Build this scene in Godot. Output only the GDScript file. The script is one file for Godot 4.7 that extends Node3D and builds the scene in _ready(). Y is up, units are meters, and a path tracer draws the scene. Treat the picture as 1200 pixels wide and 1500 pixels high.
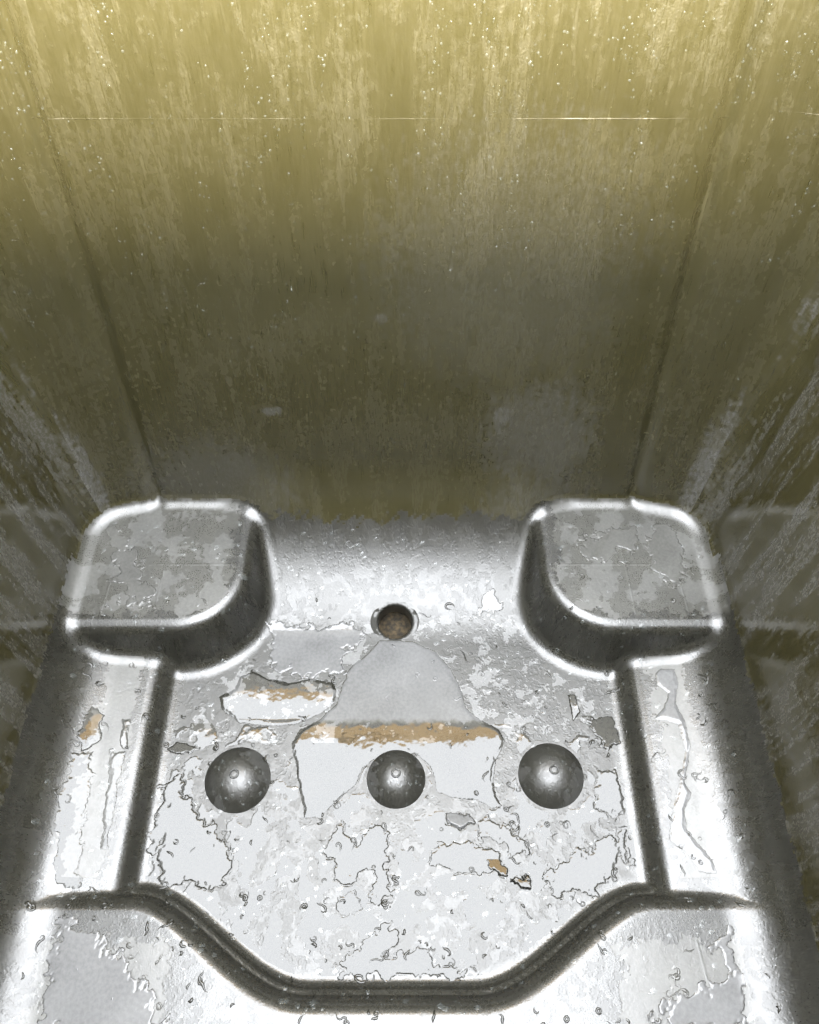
extends Node3D

# The inside of a wet plastic bin under an overcast sky, seen from its rim. Metres, y up; the bin floor is y = 0.

const RIM := 0.80          # height of the bin's rim above its floor
const NET_TOP := 0.15      # the moulded floor mesh ends here and the plain walls go on
const CELL := 0.003
const BACK := -0.523
const SIDE := 0.330
const FRONT := 0.115
const HOUSING := 0.066
const CHANNEL := 0.027
const LEDGE := 0.034
const DRAIN := Vector2(-0.001, -0.413)
const DRAIN_R := 0.0185

# outline of each puddle on the bin floor: name of the shape, floor height there, depth, mesh step, tilt of its skin, follows a curved floor, x and z of its outline, label
const PUDDLES := [
	["main", 0, 0.00045, 0.00093, 0.0000, 0, [0.0172, -0.3918, 0.0441, -0.3783, 0.0581, -0.3602, 0.0661, -0.3411, 0.0729, -0.3174, 0.0875, -0.3029, 0.1056, -0.2937, 0.1103, -0.2818, 0.1011, -0.2646, 0.0959, -0.2445, 0.0982, -0.2282, 0.1028, -0.2186, 0.0929, -0.2155, 0.0803, -0.2237, 0.0543, -0.2263, 0.0413, -0.2315, 0.0402, -0.2445, 0.0351, -0.2565, 0.0231, -0.2673, 0.0001, -0.2707, -0.0199, -0.2632, -0.0317, -0.2545, -0.0378, -0.2380, -0.0505, -0.2282, -0.0629, -0.2155, -0.0688, -0.2061, -0.0838, -0.2079, -0.0901, -0.2315, -0.0977, -0.2612, -0.1033, -0.2797, -0.0948, -0.2937, -0.0749, -0.3051, -0.0598, -0.3196, -0.0558, -0.3396, -0.0461, -0.3626, -0.0286, -0.3767, -0.0180, -0.3918], "broad clear puddle running from the drain hole down round the middle dome"],
	["left_lobe", 0, 0.0012, 0.000744, 0.0421, 0, [-0.1803, -0.3269, -0.1652, -0.3359, -0.1619, -0.3495, -0.1483, -0.3556, -0.1332, -0.3480, -0.1093, -0.3434, -0.0833, -0.3480, -0.0631, -0.3434, -0.0598, -0.3344, -0.0620, -0.3225, -0.0766, -0.3087, -0.0980, -0.2994, -0.1226, -0.2965, -0.1575, -0.3008, -0.1762, -0.3123], "white shining puddle left of the dome-shaped water patch, above the left dome"],
	["drain_left", 0, 0.00045, 0.00093, 0.0000, 1, [-0.1401, -0.4120, -0.1221, -0.4120, -0.0838, -0.4120, -0.0602, -0.4120, -0.0447, -0.4120, -0.0329, -0.3983, -0.0433, -0.3822, -0.0575, -0.3743, -0.0580, -0.3548, -0.0708, -0.3541, -0.1064, -0.3510, -0.1284, -0.3572, -0.1366, -0.3822, -0.1335, -0.4106], "grey flat water film just left of the drain hole"],
	["drain_right", 0, 0.00045, 0.00062, 0.0000, 1, [0.1080, -0.4522, 0.1133, -0.4401, 0.1155, -0.4265, 0.1049, -0.4248, 0.0895, -0.4164, 0.0775, -0.4131, 0.0824, -0.4231, 0.0949, -0.4350], "small triangular grey water film right of the drain hole by the right housing"],
	["ledge_foot", 0, 0.0003, 0.000744, 0.0000, 0, [-0.0080, -0.1214, -0.0018, -0.1121, 0.0090, -0.1036, -0.0076, -0.0998, 0.0003, -0.0909, 0.0269, -0.0983, 0.0446, -0.0961, 0.0385, -0.0868, 0.0530, -0.0790, 0.0848, -0.0745, -0.0083, -0.0739, -0.0433, -0.0765, -0.0555, -0.0868, -0.0323, -0.0946, -0.0178, -0.1068], "pale puddle lying against the foot of the front ledge"],
	["mid_left", 0, 0.0003, 0.000744, 0.0000, 0, [-0.0586, -0.1968, -0.0493, -0.2030, -0.0360, -0.1907, -0.0106, -0.1968, -0.0008, -0.1816, -0.0100, -0.1667, -0.0004, -0.1465, -0.0063, -0.1296, -0.0166, -0.1296, -0.0192, -0.1580, -0.0345, -0.1522, -0.0534, -0.1580, -0.0619, -0.1756], "smooth pale water patch below the middle dome, on its left"],
	["mid_right", 0, 0.0003, 0.000744, 0.0000, 0, [0.0403, -0.1816, 0.0660, -0.1907, 0.0909, -0.1816, 0.0996, -0.1685, 0.0865, -0.1580, 0.0524, -0.1609, 0.0338, -0.1667], "smooth pale water patch below the middle dome, on its right"],
	["right_low", 0, 0.0003, 0.000744, 0.0000, 0, [0.1596, -0.1726, 0.1863, -0.1846, 0.2162, -0.1937, 0.2198, -0.1756, 0.1949, -0.1551, 0.1745, -0.1408, 0.1435, -0.1380, 0.1388, -0.1522], "pale water patch below the right dome next to the right channel"],
	["left_low", 0, 0.0003, 0.00093, 0.0000, 0, [-0.2258, -0.2380, -0.2091, -0.2445, -0.1979, -0.2282, -0.1784, -0.2061, -0.1567, -0.1876, -0.1473, -0.1638, -0.1575, -0.1465, -0.1883, -0.1465, -0.2127, -0.1522, -0.2245, -0.1937], "pale smooth puddle below the left dome next to the left channel"],
	["small_low", 0, 0.0003, 0.00062, 0.0000, 0, [-0.0494, -0.1408, -0.0342, -0.1436, -0.0276, -0.1296, -0.0394, -0.1214, -0.0517, -0.1269], "small round pale patch of water above the front ledge puddle"],
	["dome_right", 0, 0.0003, 0.00062, 0.0000, 0, [0.1982, -0.2511, 0.2191, -0.2578, 0.2190, -0.2123, 0.2019, -0.2061, 0.1920, -0.2186], "narrow pale water patch between the right dome and the right channel"],
	["dome_between", 0, 0.0003, 0.00062, 0.0000, 0, [0.0893, -0.2092, 0.1051, -0.2042, 0.1260, -0.1846, 0.1282, -0.1726, 0.1066, -0.1786, 0.0883, -0.1907, 0.0805, -0.2011], "slanting pale water patch between the middle and right domes"],
	["strip_right", 0.02, 0.00045, 0.00062, 0.0000, 0, [0.2635, -0.3422, 0.2700, -0.3475, 0.2837, -0.3460, 0.2844, -0.3311, 0.2790, -0.3095, 0.2838, -0.2919, 0.2845, -0.2680, 0.2793, -0.2514, 0.2723, -0.2320, 0.2769, -0.2225, 0.2676, -0.2070, 0.2672, -0.1889, 0.2791, -0.1712, 0.2871, -0.1512, 0.2695, -0.1540, 0.2607, -0.1712, 0.2500, -0.1800, 0.2504, -0.1889, 0.2592, -0.2132, 0.2703, -0.2384, 0.2779, -0.2613, 0.2763, -0.2877, 0.2670, -0.2919, 0.2540, -0.2947, 0.2661, -0.3059, 0.2721, -0.3202, 0.2637, -0.3311], "long winding grey trickle of water along the right channel"],
	["strip_left_outer", 0.02, 0.0003, 0.00062, 0.0000, 0, [-0.2874, -0.2613, -0.2823, -0.2384, -0.2791, -0.2009, -0.2733, -0.1428, -0.2926, -0.1428, -0.3024, -0.2009, -0.3045, -0.2449, -0.3027, -0.2593], "wide straight white band of water at the outer side of the left channel"],
	["strip_left_inner", 0.02, 0.0003, 0.00062, 0.0000, 0, [-0.2558, -0.2633, -0.2584, -0.2449, -0.2576, -0.2132, -0.2557, -0.1741, -0.2613, -0.1741, -0.2658, -0.2132, -0.2698, -0.2606], "thin straight white band of water at the inner side of the left channel"],
	["well_left", 0.066, 0.00045, 0.00062, 0.0000, 0, [-0.3027, -0.4977, -0.2842, -0.4783, -0.2632, -0.4443, -0.2467, -0.4117, -0.2508, -0.3960, -0.2696, -0.4038, -0.2884, -0.4278, -0.2988, -0.4611, -0.3152, -0.4871], "curved leaf-shaped water film on top of the left wheel housing"],
	["well_right", 0.066, 0.00045, 0.00062, 0.0000, 0, [0.2815, -0.5004, 0.2992, -0.4959, 0.3052, -0.4697, 0.3043, -0.4278, 0.2887, -0.4197, 0.2647, -0.4443, 0.2653, -0.4697], "water film on top of the right wheel housing, by its outer corner"],
	["well_right_b", 0.066, 0.00045, 0.00062, 0.0000, 0, [0.1974, -0.4783, 0.2284, -0.4915, 0.2586, -0.4959, 0.2581, -0.4697, 0.2314, -0.4611, 0.2148, -0.4443, 0.1979, -0.4526], "water film on top of the right wheel housing, toward the back wall"],
	["ledge_left", 0.034, 0.00045, 0.000992, 0.0000, 0, [-0.2820, -0.1109, -0.2820, -0.1161, -0.2638, -0.1120, -0.2386, -0.1007, -0.2189, -0.0868, -0.2105, -0.0722, -0.1922, -0.0627, -0.1792, -0.0350, -0.2820, -0.0350], "large flat water film on the left half of the front ledge"],
	["ledge_right", 0.034, 0.00045, 0.000992, 0.0000, 0, [0.2573, -0.1007, 0.2850, -0.1079, 0.2850, -0.1068, 0.2850, -0.0868, 0.2850, -0.0395, 0.2811, -0.0350, 0.2278, -0.0350, 0.2077, -0.0418, 0.2390, -0.0650, 0.2792, -0.0731, 0.2762, -0.0843], "branching flat water film on the right half of the front ledge"],
	["fleck_a", 0, 0.0012, 0.000434, 0.0319, 0, [0.1772, -0.3298, 0.1857, -0.3298, 0.1892, -0.3120, 0.1805, -0.3023], "tiny brown-mirroring fleck of water above the right dome"],
	["fleck_b", 0, 0.0007, 0.000434, -0.02, 0, [0.1911, -0.3053, 0.2171, -0.3034, 0.2238, -0.2861, 0.2118, -0.2656, 0.1999, -0.2796], "brown-mirroring water fleck between the right dome and the right channel"],
	["fleck_c", 0.02, 0.0007, 0.000434, -0.0067, 0, [-0.2970, -0.3070, -0.2856, -0.2956, -0.2806, -0.2724, -0.2972, -0.2588, -0.3030, -0.2724], "brown-mirroring water fleck at the outer top of the left channel"],
	["fleck_d", 0.02, 0.0007, 0.000434, -0.0089, 0, [-0.2672, -0.2944, -0.2589, -0.2944, -0.2544, -0.2641, -0.2623, -0.2641], "brown-mirroring water fleck at the inner top of the left channel"],
	["fleck_e", 0, 0.0007, 0.000434, -0.03, 0, [-0.2244, -0.2721, -0.2148, -0.2797, -0.2021, -0.2769, -0.1934, -0.2728, -0.2034, -0.2680, -0.2152, -0.2659], "short brown-mirroring water fleck left above the left dome"],
	["fleck_f", 0, 0.002, 0.000434, -0.1369, 0, [0.0862, -0.1722, 0.0971, -0.1705, 0.1089, -0.1564, 0.1252, -0.1518, 0.1213, -0.1440, 0.0986, -0.1533], "dark brown-mirroring water streak below and right of the middle dome"],
	["fleck_g", 0, 0.0022, 0.000434, -0.16, 0, [0.0483, -0.2132, 0.0727, -0.2122, 0.0766, -0.2022, 0.0634, -0.1963, 0.0506, -0.2022], "small grey lens of water just right below the middle dome"],
]

# pale scuffs on the wall, the first two being corner highlights painted into the colour: x, height, half width, half height, strength
const SCUFFS_AND_HIGHLIGHTS := [[-0.328, 0.12, 0.015, 0.07, 0.85], [0.324, 0.12, 0.015, 0.085, 0.85], [0.145, 0.165, 0.045, 0.06, 0.42], [0.105, 0.19, 0.008, 0.015, 0.7], [-0.12, 0.20, 0.008, 0.005, 0.7], [-0.19, 0.085, 0.07, 0.06, 0.35], [0.15, 0.05, 0.05, 0.05, 0.4], [-0.01, 0.31, 0.006, 0.005, 0.4], [0.10, 0.36, 0.09, 0.10, 0.18]]

const CLEAR := ["left_lobe", "ledge_foot", "mid_left", "mid_right", "right_low", "left_low", "small_low", "dome_right", "dome_between", "strip_left_outer", "strip_left_inner", "fleck_a", "fleck_b", "fleck_c", "fleck_d", "fleck_e", "fleck_f"]

var mats := {}
var rng := RandomNumberGenerator.new()
var wob := FastNoiseLite.new()

# ------------------------------------------------------------------ helpers
func tag(o: Node3D, label: String, category := "", group := "", kind := "") -> void:
	if label: o.set_meta("label", label)
	if category: o.set_meta("category", category)
	if group: o.set_meta("group", group)
	if kind: o.set_meta("kind", kind)

func put(called: String, mesh: Mesh, material: Material, parent: Node3D = self) -> MeshInstance3D:
	var o := MeshInstance3D.new()
	o.name = called
	o.mesh = mesh
	if material: o.material_override = material
	parent.add_child(o, true)
	return o

func arrays(v: PackedVector3Array, n: PackedVector3Array, uv: PackedVector2Array, idx: PackedInt32Array) -> Array:
	var a := []
	a.resize(Mesh.ARRAY_MAX)
	a[Mesh.ARRAY_VERTEX] = v
	a[Mesh.ARRAY_NORMAL] = n
	a[Mesh.ARRAY_TEX_UV] = uv
	a[Mesh.ARRAY_INDEX] = idx
	return a

func lathe(profile: Array, seg: int, uv_scale := 1.0) -> ArrayMesh:
	# profile: Vector2(radius, y) from the outside in or upwards; smooth
	var st := SurfaceTool.new()
	st.begin(Mesh.PRIMITIVE_TRIANGLES)
	st.set_smooth_group(0)
	for i in profile.size():
		for k in seg + 1:
			var a := TAU * k / seg
			var p: Vector2 = profile[i]
			st.set_uv(Vector2(0.52, 0.56) + Vector2(cos(a) * p.x, sin(a) * p.x) * uv_scale)
			st.add_vertex(Vector3(cos(a) * p.x, p.y, sin(a) * p.x))
	for i in profile.size() - 1:
		for k in seg:
			var q := i * (seg + 1) + k
			var w := q + seg + 1
			for t in [q, q + 1, w, q + 1, w + 1, w]: st.add_index(t)
	st.generate_normals()
	return st.commit()

func box(st: SurfaceTool, lo: Vector3, hi: Vector3) -> void:
	var c := []
	for i in 8: c.append(Vector3(hi.x if i & 1 else lo.x, hi.y if i & 2 else lo.y, hi.z if i & 4 else lo.z))
	for f in [[0, 1, 3, 2], [5, 4, 6, 7], [4, 0, 2, 6], [1, 5, 7, 3], [2, 3, 7, 6], [4, 5, 1, 0]]:
		for t in [0, 2, 1, 0, 3, 2]: st.add_vertex(c[f[t]])

# ------------------------------------------------------------------ the shape of the moulding, as distances
func fillet(a: float, b: float, r: float) -> float:      # union of two solids with a concave fillet of radius r
	var u := maxf(r - a, 0.0)
	var v := maxf(r - b, 0.0)
	return maxf(r, minf(a, b)) - sqrt(u * u + v * v)

func rounded(a: float, b: float, r: float) -> float:     # intersection of two solids with a rounded edge of radius r
	var u := maxf(r + a, 0.0)
	var v := maxf(r + b, 0.0)
	return minf(-r, maxf(a, b)) + sqrt(u * u + v * v)

func walls(x: float, y: float, z: float) -> float:
	var ax := absf(x)
	var zb := z - BACK + 0.0875 * y
	var crease := 0.263 - (0.045 if x > 0.0 else 0.025) * y
	var g := (ax - crease) / 0.0062
	var groove := 0.0042 * exp(-g * g)
	var back := zb * 0.996 + groove
	var facet := -(ax - crease) * 0.225 + zb * 0.970 + groove
	var h := maxf(0.006 - absf(back - facet), 0.0) / 0.006
	var d := minf(back, facet) - h * h * 0.0015
	d = fillet(d, SIDE + 0.055 * y - ax, 0.035)
	return fillet(d, FRONT + 0.07 * y - z, 0.05)

func bank_foot(ax: float) -> float:
	return lerpf(-0.069, -0.146, smoothstep(0.070, 0.225, ax))

func housing(ax: float, y: float, z: float) -> float:
	var ux := 0.137 - ax + 0.088
	var uz := z + 0.356 + 0.088
	var d2 := minf(maxf(ux, uz), 0.0) + sqrt(pow(maxf(ux, 0.0), 2.0) + pow(maxf(uz, 0.0), 2.0)) - 0.088
	return rounded((d2 + y * 0.25) * 0.970, y - HOUSING, 0.011)

func channel(ax: float, y: float) -> float:
	return rounded((0.227 - ax + y * 0.62) * 0.850, y - CHANNEL - 0.13 * (ax - 0.27), 0.006)

func ledge(ax: float, y: float, z: float) -> float:
	var f := bank_foot(ax)
	var s := (bank_foot(ax + 0.002) - bank_foot(ax - 0.002)) / 0.004
	var m := (f - z) / sqrt(1.0 + s * s)
	var upper := rounded((m + 0.0045 + y * 0.28) * 0.963, y - LEDGE, 0.011)
	var lower := rounded((m + y * 0.30) * 0.958, y - 0.011, 0.003)
	return fillet(upper, lower, 0.002)

func solid(x: float, y: float, z: float) -> float:       # positive in the air
	var w := walls(x, y, z)
	if y > 0.13: return w
	var ax := absf(x)
	var dish := maxf(ax - 0.09, 0.0)                       # the panel rises a little towards its sides
	var d := y - 0.22 * dish * dish
	if ax > 0.19: d = fillet(d, channel(ax, y), 0.006)
	if z > -0.18: d = fillet(d, ledge(ax, y, z), 0.006)
	d = fillet(d, w, lerpf(0.052, 0.135, smoothstep(0.22, 0.13, ax) * smoothstep(-0.2, -0.38, z)))
	if ax > 0.09 and z < -0.30: d = fillet(d, housing(ax, y, z), 0.013)
	return d

func grad(p: Vector3) -> Vector3:
	var e := 0.0006
	return (Vector3(1, -1, -1) * solid(p.x + e, p.y - e, p.z - e) + Vector3(-1, -1, 1) * solid(p.x - e, p.y - e, p.z + e) + Vector3(-1, 1, -1) * solid(p.x - e, p.y + e, p.z - e) + Vector3(1, 1, 1) * solid(p.x + e, p.y + e, p.z + e)).normalized()

func floor_height(x: float, z: float) -> float:
	var y := 0.12
	for i in 40:
		var d := solid(x, y, z)
		y -= d * 0.9
		if d < 0.00005: break
	return y

# ------------------------------------------------------------------ moulded floor: surface nets, split into its parts
func part_of(p: Vector3, n: Vector3) -> String:
	var ax := absf(p.x)
	var w := walls(p.x, p.y, p.z)
	var jitter := (wob.get_noise_2d((p.x + p.y) * 260.0, (p.z + p.y) * 260.0) + wob.get_noise_2d((p.x - p.y) * 1300.0, (p.z + p.y) * 1300.0)) * 0.006
	if n.y < (0.57 if p.z < -0.45 else 0.16) + jitter * 14.0 and (w < 0.012 + jitter * 0.5 or (ax < 0.2 and n.z > 0.5 and p.z < -0.43 and housing(ax, p.y, p.z) > 0.006)):
		if absf(n.z) > absf(n.x): return "back_wall" if p.z < -0.2 else "front_wall"
		return "left_wall" if p.x < 0.0 else "right_wall"
	if ax > 0.09 and p.z < -0.30 and housing(ax, p.y, p.z) < 0.004: return "left_housing" if p.x < 0.0 else "right_housing"
	if p.z > -0.17 and ledge(ax, p.y, p.z) < 0.003: return "ledge"
	if ax > 0.19 and channel(ax, p.y) < 0.003: return "left_channel" if p.x < 0.0 else "right_channel"
	return "panel"

func uv_of(part: String, p: Vector3) -> Vector2:
	match part:
		"back_wall": return Vector2((p.x + 0.36) / 0.72, 1.0 - p.y / 0.72)
		"front_wall": return Vector2((p.x + 0.36) / 0.72 + 0.31, 1.0 - p.y / 0.72)
		"left_wall": return Vector2((p.z - 0.17) / 0.72, 1.0 - p.y / 0.72)
		"right_wall": return Vector2((p.z + 0.13) / 0.72, 1.0 - p.y / 0.72)
	return Vector2((p.x + 0.36) / 0.72, (p.z + 0.56) / 0.72)

func mould() -> Dictionary:
	var o := Vector3(-0.372, -0.012, -0.567)
	var nb := Vector3i(31, 7, 30)                 # blocks of 8 cells
	var bs := CELL * 8.0
	var ny := 8 * nb.y + 1
	var nx := 8 * nb.x + 1
	var vid := {}
	var pos := PackedVector3Array()
	var top := []
	var val := {}
	var quads := []                               # four cell keys each
	var blocks := []
	for bx in nb.x:
		for bz in nb.z:
			for by in nb.y:
				var c := o + Vector3(bx + 0.5, by + 0.5, bz + 0.5) * bs
				if absf(solid(c.x, c.y, c.z)) < bs * 1.05: blocks.append(Vector3i(bx, by, bz))
	var stride_z := nx * ny
	for b in blocks:
		for i in 9:
			for k in 9:
				for j in 9:
					var gi: int = b.x * 8 + i
					var gj: int = b.y * 8 + j
					var gk: int = b.z * 8 + k
					var key := gi + gj * nx + gk * stride_z
					if not val.has(key): val[key] = solid(o.x + gi * CELL, o.y + gj * CELL, o.z + gk * CELL)
	var off := [0, 1, nx, nx + 1, stride_z, stride_z + 1, stride_z + nx, stride_z + nx + 1]
	var corner := []
	for c in 8: corner.append(Vector3(c & 1, (c >> 1) & 1, c >> 2))
	var edges := [[0, 1], [2, 3], [4, 5], [6, 7], [0, 2], [1, 3], [4, 6], [5, 7], [0, 4], [1, 5], [2, 6], [3, 7]]
	var top_cell := int((NET_TOP - o.y) / CELL)
	for b in blocks:
		for i in 8:
			for k in 8:
				for j in 8:
					var gj: int = b.y * 8 + j
					if gj > top_cell: continue
					var gi: int = b.x * 8 + i
					var gk: int = b.z * 8 + k
					var key := gi + gj * nx + gk * stride_z
					var s0: bool = val[key] > 0.0
					var mixed := false
					for c in range(1, 8):
						if (val[key + off[c]] > 0.0) != s0:
							mixed = true
							break
					if not mixed: continue
					var sum := Vector3.ZERO
					var count := 0
					for e in edges:
						var va: float = val[key + off[e[0]]]
						var vb: float = val[key + off[e[1]]]
						if (va > 0.0) != (vb > 0.0):
							sum += corner[e[0]].lerp(corner[e[1]], va / (va - vb))
							count += 1
					var p: Vector3 = o + (Vector3(gi, gj, gk) + sum / count) * CELL
					vid[key] = pos.size()
					pos.append(p)
					top.append(gj == top_cell)
					# one quad round each crossed edge that starts at this cell's first corner
					if val[key] > 0.0 != (val[key + 1] > 0.0): quads.append([key, key - nx, key - nx - stride_z, key - stride_z, val[key] > 0.0])
					if val[key] > 0.0 != (val[key + nx] > 0.0): quads.append([key, key - stride_z, key - stride_z - 1, key - 1, val[key] > 0.0])
					if val[key] > 0.0 != (val[key + stride_z] > 0.0): quads.append([key, key - 1, key - 1 - nx, key - nx, val[key] > 0.0])
	# settle each vertex on the surface and take its normal there
	var nor := PackedVector3Array()
	nor.resize(pos.size())
	for i in pos.size():
		var p := pos[i]
		var g := grad(p)
		if top[i]:
			p.y = NET_TOP
			g = grad(p)
			g = Vector3(g.x, 0, g.z).normalized()
		p -= g * solid(p.x, p.y, p.z)
		pos[i] = p
		nor[i] = grad(p)
	var parts := {}
	for q in quads:
		var ids := []
		for c in 4:
			if vid.has(q[c]): ids.append(vid[q[c]])
		if ids.size() < 4: continue
		var mid: Vector3 = (pos[ids[0]] + pos[ids[1]] + pos[ids[2]] + pos[ids[3]]) * 0.25
		var n: Vector3 = nor[ids[0]] + nor[ids[2]]
		if Vector2(mid.x, mid.z).distance_to(DRAIN) < DRAIN_R + 0.003: continue
		var part := part_of(mid, n.normalized())
		if not parts.has(part): parts[part] = {"map": {}, "v": PackedVector3Array(), "n": PackedVector3Array(), "uv": PackedVector2Array(), "i": PackedInt32Array()}
		var d: Dictionary = parts[part]
		var li := []
		for id in ids:
			if not d.map.has(id):
				d.map[id] = d.v.size()
				d.v.append(pos[id])
				d.n.append(nor[id])
				d.uv.append(uv_of(part, pos[id]))
			li.append(d.map[id])
		var face: Vector3 = (pos[ids[1]] - pos[ids[0]]).cross(pos[ids[2]] - pos[ids[0]])
		var order := [0, 1, 2, 0, 2, 3] if face.dot(n) < 0.0 else [0, 2, 1, 0, 3, 2]
		for t in order: d.i.append(li[t])
	return parts

# ------------------------------------------------------------------ plain walls above the moulding
func wall_point(dir: Vector2, y: float) -> Vector3:
	var lo := 0.0
	var hi := 0.9
	for i in 24:
		var m := (lo + hi) * 0.5
		if walls(dir.x * m, y, -0.2 + dir.y * m) > 0.0: lo = m
		else: hi = m
	return Vector3(dir.x * lo, y, -0.2 + dir.y * lo)

func wall_normal(p: Vector3) -> Vector3:
	var e := 0.0008
	return Vector3(walls(p.x + e, p.y, p.z) - walls(p.x - e, p.y, p.z), walls(p.x, p.y + e, p.z) - walls(p.x, p.y - e, p.z), walls(p.x, p.y, p.z + e) - walls(p.x, p.y, p.z - e)).normalized()

func columns() -> Array:
	# directions from the bin's middle whose wall points lie a few millimetres apart
	var dirs := []
	var last := Vector3(9, 9, 9)
	var fine := 9000
	for i in fine:
		var a := TAU * i / fine
		var d := Vector2(sin(a), -cos(a))
		var p := wall_point(d, NET_TOP)
		var near := absf(p.x) > 0.218 and absf(p.x) < 0.272 and p.z < -0.4
		if p.distance_to(last) > (0.0008 if near else 0.004):
			dirs.append(d)
			last = p
	return dirs

func wall_lofts(dirs: Array) -> Dictionary:
	var rows := [NET_TOP - 0.012]
	for i in 51: rows.append(NET_TOP + (RIM - NET_TOP) * i / 50.0)
	var n := dirs.size()
	var pos := []
	var nor := []
	for d in dirs:
		var pc := PackedVector3Array()
		var nc := PackedVector3Array()
		for r in rows.size():
			var p := wall_point(d, maxf(rows[r], NET_TOP))
			var nm := wall_normal(p)
			if r == 0: p = Vector3(p.x - nm.x * 0.004, rows[0], p.z - nm.z * 0.004)   # tucked behind the moulded floor
			pc.append(p)
			nc.append(nm)
		pos.append(pc)
		nor.append(nc)
	var out := {}
	for k in n:
		var k2 := (k + 1) % n
		var m: Vector3 = pos[k][25]
		var w: Vector3 = nor[k][25] + nor[k2][25]
		var part := ("back_wall" if m.z < -0.2 else "front_wall") if absf(w.z) > absf(w.x) else ("left_wall" if m.x < 0.0 else "right_wall")
		if not out.has(part): out[part] = {"v": PackedVector3Array(), "n": PackedVector3Array(), "uv": PackedVector2Array(), "i": PackedInt32Array()}
		var d: Dictionary = out[part]
		var first: int = d.v.size()
		for c in [k, k2]:
			for r in rows.size():
				d.v.append(pos[c][r])
				d.n.append(nor[c][r])
				d.uv.append(uv_of(part, pos[c][r]))
		for r in rows.size() - 1:
			var a := first + r
			var b := first + rows.size() + r
			for t in [a, a + 1, b, b, a + 1, b + 1]: d.i.append(t)
	return {"parts": out, "pos": pos, "nor": nor, "rows": rows}

func seam(lofts: Dictionary, y: float, x0: float, x1: float) -> ArrayMesh:
	var st := SurfaceTool.new()
	st.begin(Mesh.PRIMITIVE_TRIANGLES)
	st.set_smooth_group(-1)
	var n := int((x1 - x0) / 0.004)
	var ring := []
	for k in n + 1:
		var x := lerpf(x0, x1, float(k) / n)
		var p := wall_point(Vector2(x, -0.36 if x < 0.33 else -0.33).normalized(), y)
		var w := wall_normal(p)
		var h := 0.0002 * minf(1.0, minf(k, n - k) / 6.0) * maxf(0.0, 0.45 + 1.1 * wob.get_noise_2d(x * 90.0 + 4.0, y * 900.0))
		ring.append([p + Vector3(0, -0.0010, 0) - w * 0.0002, p + w * maxf(h, 0.0), p + Vector3(0, 0.0010, 0) - w * 0.0002])
	for k in n:
		for j in 2:
			for t in [ring[k][j], ring[k + 1][j], ring[k][j + 1], ring[k + 1][j], ring[k + 1][j + 1], ring[k][j + 1]]:
				st.set_uv(uv_of("back_wall", t))
				st.add_vertex(t)
	st.generate_normals()
	return st.commit()

func band(lofts: Dictionary, profile: Array) -> ArrayMesh:
	# a profile of (distance outwards, height) carried all round the walls
	var st := SurfaceTool.new()
	st.begin(Mesh.PRIMITIVE_TRIANGLES)
	st.set_smooth_group(0)
	var n: int = lofts.pos.size()
	var m := profile.size()
	for k in n:
		var top: Vector3 = lofts.pos[k][lofts.rows.size() - 1]
		var low: Vector3 = lofts.pos[k][1]
		var w: Vector3 = lofts.nor[k][25]
		var o := -Vector3(w.x, 0, w.z).normalized()
		for q in profile:
			var p: Vector3 = low.lerp(top, (q.y - NET_TOP) / (RIM - NET_TOP)) + o * q.x
			st.add_vertex(Vector3(p.x, q.y, p.z))
	for k in n:
		var k2 := (k + 1) % n
		for j in m - 1:
			for t in [k * m + j, k2 * m + j, k * m + j + 1, k2 * m + j, k2 * m + j + 1, k * m + j + 1]: st.add_index(t)
	st.generate_normals()
	return st.commit()

# ------------------------------------------------------------------ surfaces
func noise_bytes(w: int, h: int, freq: float, sd: int, octaves := 3, kind := FastNoiseLite.TYPE_SIMPLEX_SMOOTH, tall := 1, gain := 0.5) -> PackedByteArray:
	# tall > 1: the picture is made short and pulled tall, which makes streaks down the wall
	var f := FastNoiseLite.new()
	f.noise_type = kind
	f.seed = sd
	f.frequency = freq
	f.fractal_octaves = octaves
	f.fractal_gain = gain
	if kind == FastNoiseLite.TYPE_CELLULAR:
		f.cellular_return_type = FastNoiseLite.RETURN_DISTANCE
	var im := f.get_seamless_image(w, h / tall, false, false, 0.1, true)
	if tall > 1: im.resize(w, h, Image.INTERPOLATE_CUBIC)
	im.convert(Image.FORMAT_L8)
	return im.get_data()

func texture(w: int, h: int, data: PackedByteArray, rgb: bool) -> ImageTexture:
	return ImageTexture.create_from_image(Image.create_from_data(w, h, false, Image.FORMAT_RGB8 if rgb else Image.FORMAT_L8, data))

func ss(a: float, b: float, x: float) -> float:
	var t := clampf((x - a) / (b - a), 0.0, 1.0)
	return t * t * (3.0 - 2.0 * t)

func to_srgb_byte(l: float) -> int:
	return int(clampf(255.0 * (1.055 * pow(maxf(l, 0.0), 1.0 / 2.4) - 0.055 if l > 0.0031308 else 12.92 * l), 0.0, 255.0))

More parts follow.
